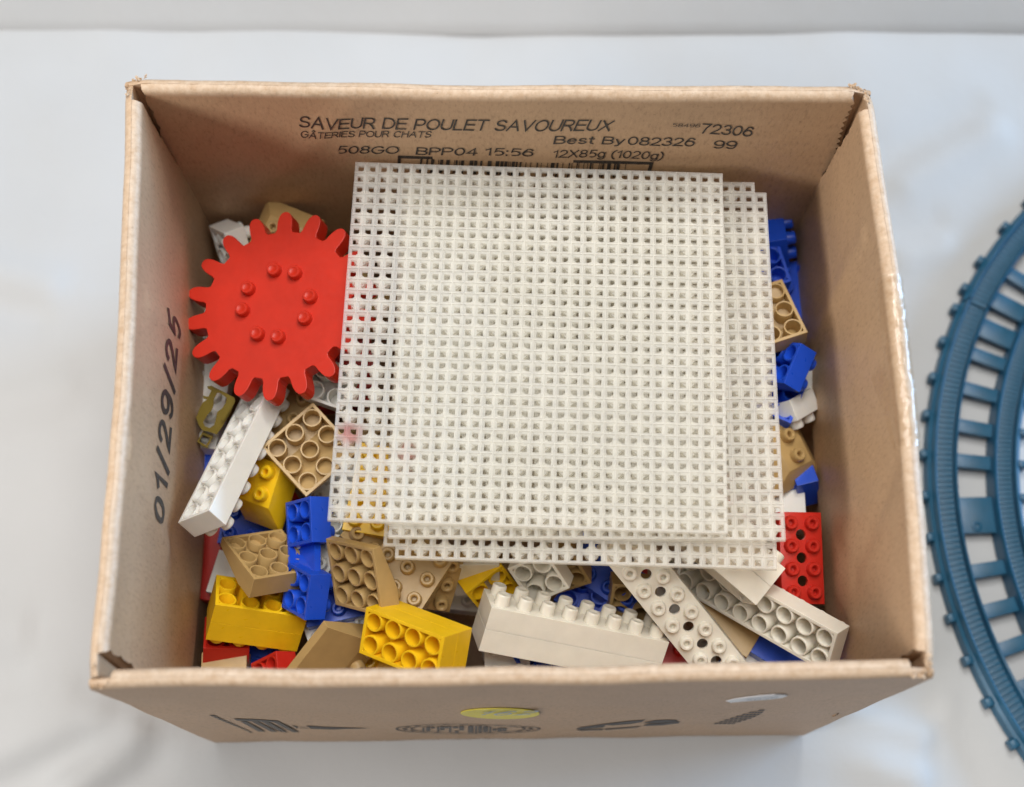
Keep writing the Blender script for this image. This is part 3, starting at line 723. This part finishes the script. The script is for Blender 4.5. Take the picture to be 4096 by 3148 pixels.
def brick(label, mat, pose, nx, ny, h=10, studs=True, tubes=True, stud=(3.6, True), drill=False, layers=1, name='toy_brick', group=None, root=None):
    loc, q = pose
    t = root or thing(name, label, 'toy brick', loc, q, group or GROUPS[mat])
    if layers == 2:
        g = h / 2
        put(t, body_mesh(nx, ny, g + .0, True, .14), mat, 'lower_body')
        put(t, body_mesh(nx, ny, g - .1, False, .14), mat, 'upper_body', (0, 0, (g + .1) * mm)); hh = g
    elif drill: put(t, drilled(nx, ny, h), mat, 'body'); hh = h
    else: put(t, body_mesh(nx, ny, h, True), mat, 'body'); hh = h
    for i in range(nx):
        for j in range(ny):
            x, y = (10 * i + 5) * mm, (10 * j + 5) * mm
            if studs: put(t, STUD[stud], mat, 'stud', (x, y, h * mm - .00005))
            if tubes: put(t, tube(hh - 1.55), mat, 'tube', (x - .00008, y - .00008, 0))
    return t
def slope(label, mat, pose, studs=(0, 1, 2), h=10, lip=4, ridge=10, ly=30, lx=30, tubes=True, name='slope_brick'):
    loc, q = pose
    t = thing(name, label, 'toy brick', loc, q, GROUPS[mat])
    y = ly - .1
    outer = [(0, 0), (y, 0), (y, lip), (ridge, h), (0, h)]
    inner = [(1.5, 0), (y - 1.5, 0), (y - 1.5, max(.6, lip - 1.2)), (ridge, h - 1.6), (1.5, h - 1.6)]
    k = ('slope', lx, ly, h, lip, ridge)
    if k not in BODY: BODY[k] = shell_mesh(lx - .1, outer, inner)
    put(t, BODY[k], mat, 'body')
    for i in studs: put(t, STUD[(3.6, True)], mat, 'stud', ((10 * i + 5) * mm, ridge / 2 * mm, h * mm - .00005))
    if tubes:
        for i in range(lx // 10):
            for j in range(ly // 10):
                yy = 10 * j + 5; zt = h - 1.5 if yy - 2 <= ridge else (h - 1.5) + (lip - 1 - (h - 1.5)) * (yy - ridge) / (ly - ridge)
                put(t, tube(max(1.6, zt - .5)), mat, 'tube', ((10 * i + 5) * mm, yy * mm, 0))
    return t
def frustum(label, mat, pose, lx, ly, h, lip, top, studs, name='slope_brick', group=None):
    loc, q = pose
    t = thing(name, label, 'toy brick', loc, q, group or GROUPS[mat])
    x0, x1, y0, y1 = top; bm = bmesh.new()
    V = lambda x, y, z: bm.verts.new((x * mm, y * mm, z * mm))
    r = [[V(0, 0, 0), V(lx, 0, 0), V(lx, ly, 0), V(0, ly, 0)], [V(0, 0, lip), V(lx, 0, lip), V(lx, ly, lip), V(0, ly, lip)], [V(x0, y0, h), V(x1, y0, h), V(x1, y1, h), V(x0, y1, h)]]
    for a in range(2):
        for k in range(4): bm.faces.new((r[a][k], r[a][(k + 1) % 4], r[a + 1][(k + 1) % 4], r[a + 1][k]))
    bm.faces.new(r[0]); bm.faces.new(r[2]); bmesh.ops.recalc_face_normals(bm, faces=bm.faces[:]); bevel_bm(bm, .3 * mm, 2, .15)
    put(t, bm_done(bm, 'body', 0.45), mat, 'body')
    for x, y in studs: put(t, STUD[(3.6, True)], mat, 'stud', (x * mm, y * mm, h * mm - .00005))
    return t
def PP(k, sh=(0, 0, 0), push=0.0):
    o, q = fixpose(POSE[k], sh); d = (o - Vector((0, 0, CAM_H))).normalized(); return o + d * push, q

# the red gear wheel
g = thing('gear_wheel', 'large flat red plastic gear wheel with eight studs, left of the grid plates', 'gear', *PP('GEAR'))
out = []
RT, RR, NT = 43.9, 34.2, 18
for k in range(NT):
    c = 2 * math.pi * k / NT
    for da, r in [(-8.6, RR), (-7.0, RR + .1), (-5.7, RR + 1.4), (-5.35, RR + 3.5), (-4.75, RR + 5.8), (-3.7, RT - 1.8), (-2.2, RT - .45), (-.8, RT), (.8, RT), (2.2, RT - .45), (3.7, RT - 1.8), (4.75, RR + 5.8), (5.35, RR + 3.5), (5.7, RR + 1.4), (7.0, RR + .1), (8.6, RR)]:
        a = c + math.radians(da); out.append((r * math.cos(a), r * math.sin(a)))
bm = bmesh.new()
tp_ = [bm.verts.new((x * mm, y * mm, 0)) for x, y in out]; bt_ = [bm.verts.new((x * mm, y * mm, -9.5 * mm)) for x, y in out]
n = len(out)
bm.faces.new(tp_); bm.faces.new(bt_[::-1])
for k in range(n): bm.faces.new((tp_[k], bt_[k], bt_[(k + 1) % n], tp_[(k + 1) % n]))
bmesh.ops.recalc_face_normals(bm, faces=bm.faces[:])
es = [e for e in bm.edges if len(e.link_faces) == 2 and e.calc_face_angle(0) > 1.2]
bmesh.ops.bevel(bm, geom=es, offset=.25 * mm, segments=2, profile=.5, affect='EDGES')
put(g, bm_done(bm, 'toothed_disc', .3), 'gear_red', 'toothed_disc')
for x, y in [(-5, 15), (5, 15), (15, 5), (15, -5), (5, -15), (-5, -15), (-15, -5), (-15, 5)]:
    put(g, STUD[(3.4, False)], 'gear_red', 'stud', (x * mm, y * mm, -.00005))

W = brick
W('long white brick lying open side up on the left, below the gear', 'white', PP('W1'), 8, 2, stud=(4.2, False))
W('long white double brick at the front with its tall studs upright', 'cream', PP('W2'), 8, 2, 20, stud=(5.0, False), tubes=False, layers=2)
W('long white beam with a row of dark round holes between its studs', 'cream', PP('W3'), 8, 2, stud=(2.6, True), tubes=False, drill=True)
W('long white brick showing its hollow tubes in the front right corner', 'cream', PP('W4'), 8, 2, stud=(4.2, False))
W('white double brick lying across the hollow white brick at the front right', 'cream', PP('W5'), 6, 2, 20, stud=(4.2, False), tubes=False, layers=2)
W('square white brick with four hollow tubes, just below the grid plates', 'cream', PP('W6'), 2, 2)
frustum('yellow sloped brick with studs, beside the long white brick', 'yellow', PP('Y1'), 20, 30, 16, 1.5, (0, 20, 10, 30), [(5, 15), (15, 15), (5, 25), (15, 25)])
W('yellow double brick lying on its side at the front left, tubes upward', 'yellow', PP('Y2'), 4, 2, 20, layers=2)
W('yellow double brick at the front centre with eight open tubes facing up', 'yellow', PP('Y3'), 4, 2, 20, studs=False, layers=2)
W('small yellow brick behind the tall-studded white brick', 'yellow', PP('Y4'), 2, 2)
ar = thing('arch_brick', 'blue bridge-shaped brick of two square ends, beside the tan slopes', 'toy brick', PP('B1u')[0], PP('B1u')[1], 'blue toy bricks')
brick(None, 'blue', PP('B1u'), 2, 2, root=ar)
q0, q1 = PP('B1u'), PP('B1l')
rel = (Matrix.Translation(q0[0]) @ q0[1].to_matrix().to_4x4()).inverted() @ (Matrix.Translation(q1[0]) @ q1[1].to_matrix().to_4x4())
b0 = set(ar.children)
brick(None, 'blue', PP('B1l'), 2, 2, root=ar)
for ch in ar.children:
    if ch not in b0: ch.matrix_local = rel @ Matrix.Translation(ch.location)
# bridge between the two ends
bm = bmesh.new(); A = [Vector(c) * mm for c in ((.3, .3, 4.5), (.3, 15, 4.5), (.3, 15, 7.5), (.3, .3, 7.5))]; B = [rel @ (Vector(c) * mm) for c in ((19.5, .3, 4.5), (19.5, 15, 4.5), (19.5, 15, 7.5), (19.5, .3, 7.5))]
va = [bm.verts.new(c) for c in A]; vb = [bm.verts.new(c) for c in B]
for k in range(4): bm.faces.new((va[k], va[(k + 1) % 4], vb[(k + 1) % 4], vb[k]))
bm.faces.new(va); bm.faces.new(vb)
put(ar, bm_done(bm, 'bridge'), 'blue', 'bridge')
bm = bmesh.new(); A = [Vector(c) * mm for c in ((.3, .2, .2), (.3, 1.6, .2), (.3, 1.6, 9.0), (.3, .2, 9.0))]; B = [rel @ (Vector(c) * mm) for c in ((19.5, .2, .2), (19.5, 1.6, .2), (19.5, 1.6, 9.0), (19.5, .2, 9.0))]
va = [bm.verts.new(c) for c in A]; vb = [bm.verts.new(c) for c in B]
for k in range(4): bm.faces.new((va[k], va[(k + 1) % 4], vb[(k + 1) % 4], vb[k]))
bm.faces.new(va); bm.faces.new(vb)
put(ar, bm_done(bm, 'bridge'), 'blue', 'bridge')

slope('tan brick turned as a diamond, its nine open tubes facing up', 'tan', PP('T1'))
slope('tan slope brick resting on the yellow brick at the front left', 'tan', PP('T2'), studs=())
slope('tan slope brick in front of the plates, nine deep tubes facing up', 'tan', PP('T3'))
frustum('flat tan brick with pierced studs under the lowest grid plate', 'tan', PP('T4'), 30, 30, 6, 5.2, (0, 30, 0, 30), [(25, 5), (25, 15), (25, 25), (15, 5), (5, 5)])
slope('tan slope brick with open tubes at the right of the plates', 'tan', PP('T7'))
frustum('tan sloped brick with two pierced studs at the right of the plates', 'tan', PP('T8', (-.002, 0, 0)), 30, 30, 10, 1.5, (8, 22, 8, 30), [(15, 13), (15, 23)])
frustum('tan sloped brick partly hidden behind the top of the red gear', 'tan', PP('T6', push=-.016), 30, 30, 10, 2, (8, 30, 0, 22), [(13, 17), (23, 17), (13, 7), (23, 7)])
slope('tan slope brick standing on edge at the front rim, smooth face up', 'tan', PP('T5', (0, .003, 0)), tubes=False)
W('small tan brick behind the square white brick', 'tan', PP('T9'), 2, 2)
W('dark tan brick deep in the gap beside the white beam', 'tan', PP('T10'), 2, 2)
W('red beam with dark round holes between its studs, by the right wall', 'red', PP('R1'), 4, 2, tubes=False, stud=(2.6, True), drill=True)
W('blue brick on its side in the back right corner', 'blue', PP('B3'), 2, 2, stud=(4.2, False), tubes=False)
W('blue brick with open tubes at the right of the plates', 'blue', PP('B4'), 2, 2, stud=(4.2, False))
W('white brick on its side between blue and tan bricks at the right', 'white', PP('W11'), 2, 2, stud=(4.2, False), tubes=False)
W('red brick in the front left corner under the yellow double brick', 'red', PP('R2', push=.016), 2, 2)
W('blue brick just above the red beam at the right', 'blue', PP('B6', push=.018), 2, 2, stud=(4.2, False), tubes=False)
W('red brick with open tubes half hidden by the front rim', 'red', PP('R3'), 2, 2)
W('white brick standing in the back left corner behind the gear', 'white', PP('W8', (.002, 0, 0), push=-.010), 4, 2, stud=(4.2, False))

# remaining visible bricks, set where the picture shows them
def flat(t, x, y, z, deg, tx=0, ty=0, up=True):
    p = PT(t, x, y, z); q = Quaternion((0, 0, 1), math.radians(deg)) @ Quaternion((1, 0, 0), math.radians(tx + (0 if up else 180))) @ Quaternion((0, 1, 0), math.radians(ty)); return p, q
def cpose(nx, ny, h, pose):
    p, q = pose; return p - q @ Vector((nx * 5 * mm, ny * 5 * mm, h / 2 * mm)), q
def F(label, mat, nx, ny, args, h=10, **k):
    kw = dict(stud=(3.6, True)); kw.update(k); up = args[7] if len(args) > 7 else True; st = kw.pop('st', up)
    return brick(label, mat, cpose(nx, ny, h, flat(*args)), nx, ny, h, tubes=not up, studs=st, **kw)
F('long white brick along the left wall under the gear', 'white', 8, 2, ('C1', 335, 1230, .092, 84, 0, 4))
F('white brick with open tubes tucked under the lower right of the gear', 'white', 2, 2, ('C1', 1135, 1330, .112, -20, 6, 0, False))
F('small white brick end beside the blue brick at the right', 'white', 2, 2, ('C6', 470, 450, .088, 20, 20, 0), stud=(4.2, False))
F('blue brick showing its tubes below the other blue brick at the right', 'blue', 2, 2, ('C6', 255, 600, .100, -25, -8, 0, False))
F('small blue brick between plates and tan slope at the right', 'blue', 2, 2, ('C5', 430, 915, .098, 14, 0, 0, False))
F('tan brick peeping out between the plates and the blue corner brick', 'tan', 2, 2, ('C5', 395, 800, .086, -25), st=False)
F('dark blue brick in the shadow of the right wall', 'blue', 2, 4, ('C5', 700, 1180, .080, 5), stud=(4.2, False))
F('white brick with round tube under the front left corner of the plates', 'white', 2, 2, ('C3', 260, 60, .100, 62, 12, 0, False))
F('tan wedge brick poking out from under the plate corner', 'tan', 3, 2, ('C3', 480, 230, .106, -38, -10, 14), stud=(3.6, True))
F('tan brick with one pierced stud under the lowest plate', 'tan', 3, 3, ('C3', 700, 420, .112, -32, 0, 0))
F('white brick side standing under the front edge of the lowest plate', 'cream', 2, 2, ('C3', 1200, 430, .100, 2, 60, 0), st=False)
F('blue brick under the tan slope beside the bridge-shaped brick', 'blue', 3, 2, ('C2', 985, 1190, .094, 12))
F('pale brick lying below the bridge-shaped blue brick', 'white', 3, 2, ('C2', 985, 1310, .086, 20))
F('grey-white brick in the gap beside the bridge-shaped brick', 'white', 2, 2, ('C2', 880, 905, .096, -30, 10, 0))
F('blue brick in the dark gap under the lower grid plate', 'blue', 4, 2, ('Z4', 1230, 330, .082, -35))
F('blue open brick in the gap behind the tall white studs', 'blue', 2, 2, ('Z4', 960, 660, .078, -40, 0, 0, False))
F('dark tan brick under the hollow white brick at the front right', 'tan', 3, 2, ('Z5', 520, 940, .084, -33), st=False)
F('grey-white brick deep under the hollow white brick', 'white', 4, 2, ('Z5', 900, 1340, .074, -36), st=False)
F('dark blue brick deep under the hollow white brick', 'blue', 4, 2, ('Z5', 1180, 1250, .082, -33), st=False)
F('white studded brick deep below the tall white double brick', 'white', 2, 2, ('C3', 1420, 1090, .084, 4), stud=(4.2, False))
F('blue open brick deep below the tall white double brick', 'blue', 2, 2, ('C3', 1680, 1110, .086, 30, 0, 0, False))
F('yellow brick deep behind the front rim at the centre left', 'yellow', 2, 2, ('C3', 520, 1170, .080, 10))
F('red brick standing in the dark gap by the left wall', 'red', 4, 2, ('C2', 285, 960, .064, 80, 0, 0), st=False)
F('white brick behind the yellow double brick at the left wall', 'white', 2, 2, ('C2', 410, 1065, .076, -14, 0, 0), st=False)
F('blue brick in the gap above the tan slope at the left', 'blue', 3, 2, ('C2', 520, 790, .072, -8))
F('brown-tan brick standing between gear and diamond-turned brick', 'tan', 2, 3, ('C2', 690, 180, .098, -20, 0, 0))
F('tan brick under the diamond-turned tan brick', 'tan', 3, 2, ('C2', 620, 395, .090, -30))
F('red brick at the bottom by the front rim, right of centre', 'red', 2, 2, ('C4', 785, 1110, .080, 10))
F('tan brick under the red brick in the front left corner', 'tan', 2, 2, ('Z8', 480, 1260, .082, 2), st=False)
F('white brick under the right end of the plates beside the blue brick', 'white', 2, 2, ('C6', 300, 1335, .082, 0), st=False)
F('blue brick against the left wall under the olive connector', 'blue', 2, 3, ('Z1', 300, 1300, .086, 10))
# bricks that carry the grid plates
for i, (x, y, c, nx_, ny_, r, lab) in enumerate([(.03, .17, 'tan', 8, 2, 3, 'long tan brick under the front half of the grid plates'), (.02, .21, 'white', 8, 2, -4, 'long white brick across the middle under the grid plates'),
        (.035, .25, 'tan', 8, 2, 2, 'long tan brick under the back half of the grid plates'), (-.025, .20, 'white', 2, 6, 5, 'white brick under the left half of the plates, lying front to back'),
        (.075, .205, 'white', 2, 6, -3, 'white brick under the right half of the plates, lying front to back'), (-.02, .262, 'tan', 4, 2, 8, 'tan brick under the back left corner of the plates'), (.07, .26, 'tan', 4, 2, -12, 'tan brick under the back right corner of the plates')]):
    q = Quaternion((0, 0, 1), math.radians(r))
    brick(lab, c, (Vector((x, y, .131 - .0105 * (i > 2))) - q @ Vector((nx_ * 5 * mm, ny_ * 5 * mm, 10 * mm)), q), nx_, ny_, studs=True, tubes=False, stud=(2.6, True), group='bricks under the grid plates')
F('yellow brick under the left edge of the plates, seen through holes', 'yellow', 4, 2, ('D', 800, 1050, .112, 80))
# deeper layer, glimpsed only in the dark gaps
random.seed(21)
cols = ['tan', 'white', 'blue', 'red', 'yellow', 'tan', 'white', 'blue']
gx = [-.118 + .0393 * i for i in range(7)]; gy = [.090 + .0375 * j for j in range(6)]
for x in gx:
    for y in gy:
        c = random.choice(cols); nx_, ny_ = random.choice([(3, 3), (4, 2), (4, 3), (3, 2)])
        q = Quaternion((0, 0, 1), math.radians(random.uniform(0, 180))) @ Quaternion((1, 0, 0), math.radians(random.uniform(-8, 8)))
        xx = min(.112, max(-.112, x + random.uniform(-.006, .006))); yy = min(.272, max(.094, y + random.uniform(-.006, .006))); zz = .053 + random.uniform(0, .008)
        if -.045 < xx < .095 and .15 < yy: continue                                        # wholly covered by the plates and their carriers
        where = ('left' if xx < -.06 else 'right' if xx > .06 else 'middle') + (' front' if yy < .13 else ' back' if yy > .23 else '')
        brick(f'{c} brick deep in the shadows of the pile, {where} of the box', c, (Vector((xx, yy, zz)) - q @ Vector((nx_ * 5 * mm, ny_ * 5 * mm, 5 * mm)), q), nx_, ny_, studs=True, tubes=False, stud=(2.6, True), group=f'{c} bricks deep in the pile, {where}')

# olive gold connector piece: a moulded link with a keyhole opening and a square ring
gc = thing('connector_piece', 'olive gold plastic coupling piece by the left wall under the gear', 'connector', PT('Z1', 420, 640, .112))
def outline_part(name, outer, inner, z0, z1, lean):
    bm = bmesh.new()
    def pt(x, y, z):
        zz = z + lean * (640 - y) / 1000.0
        p = PT('Z1', x, y, .112 + zz); return p - gc.location
    n = len(outer)
    # outer and inner rings with the same number of points, joined by quads
    def ring(pts, z): return [bm.verts.new(pt(x, y, z)) for x, y in pts]
    oT, oB = ring(outer, z1), ring(outer, z0)
    if inner:
        iT, iB = ring(inner, z1), ring(inner, z0)
        for k in range(n):
            k2 = (k + 1) % n
            bm.faces.new((oT[k], oT[k2], iT[k2], iT[k])); bm.faces.new((oB[k], iB[k], iB[k2], oB[k2]))
            bm.faces.new((iT[k], iT[k2], iB[k2], iB[k])); bm.faces.new((oT[k], oB[k], oB[k2], oT[k2]))
    else:
        bm.faces.new(oT); bm.faces.new(oB[::-1])
        for k in range(n):
            k2 = (k + 1) % n; bm.faces.new((oT[k], oB[k], oB[k2], oT[k2]))
        bmesh.ops.triangulate(bm, faces=[f for f in bm.faces if len(f.verts) > 4])
    bmesh.ops.recalc_face_normals(bm, faces=bm.faces[:])
    put(gc, bm_done(bm, name, .6), 'gold', name)
outline_part('link_frame',
    [(400, 260), (520, 240), (640, 300), (790, 380), (800, 450), (740, 600), (660, 740), (590, 860), (490, 1000), (380, 960), (250, 930), (185, 830), (145, 720), (205, 560), (260, 460), (330, 410)],
    [(500, 300), (540, 300), (620, 350), (660, 390), (640, 470), (580, 560), (500, 620), (480, 720), (450, 840), (370, 890), (290, 860), (262, 790), (330, 680), (410, 590), (440, 500), (440, 420)], -.003, .0028, .012)
outline_part('hook', [(330, 190), (400, 180), (520, 240), (480, 300), (400, 260), (340, 225)], None, -.002, .002, .012)
outline_part('hook', [(260, 340), (310, 360), (360, 360), (330, 410), (270, 400)], None, -.002, .002, .012)
outline_part('link_rib', [(700, 400), (790, 380), (800, 450), (600, 780), (570, 740)], None, .0028, .0046, .012)
outline_part('square_ring', [(250, 950), (330, 990), (430, 1030), (380, 1130), (330, 1230), (240, 1180), (165, 1120), (210, 1030)], [(255, 1000), (310, 1030), (385, 1060), (350, 1120), (315, 1180), (250, 1145), (200, 1110), (225, 1050)], -.004, .001, .012)
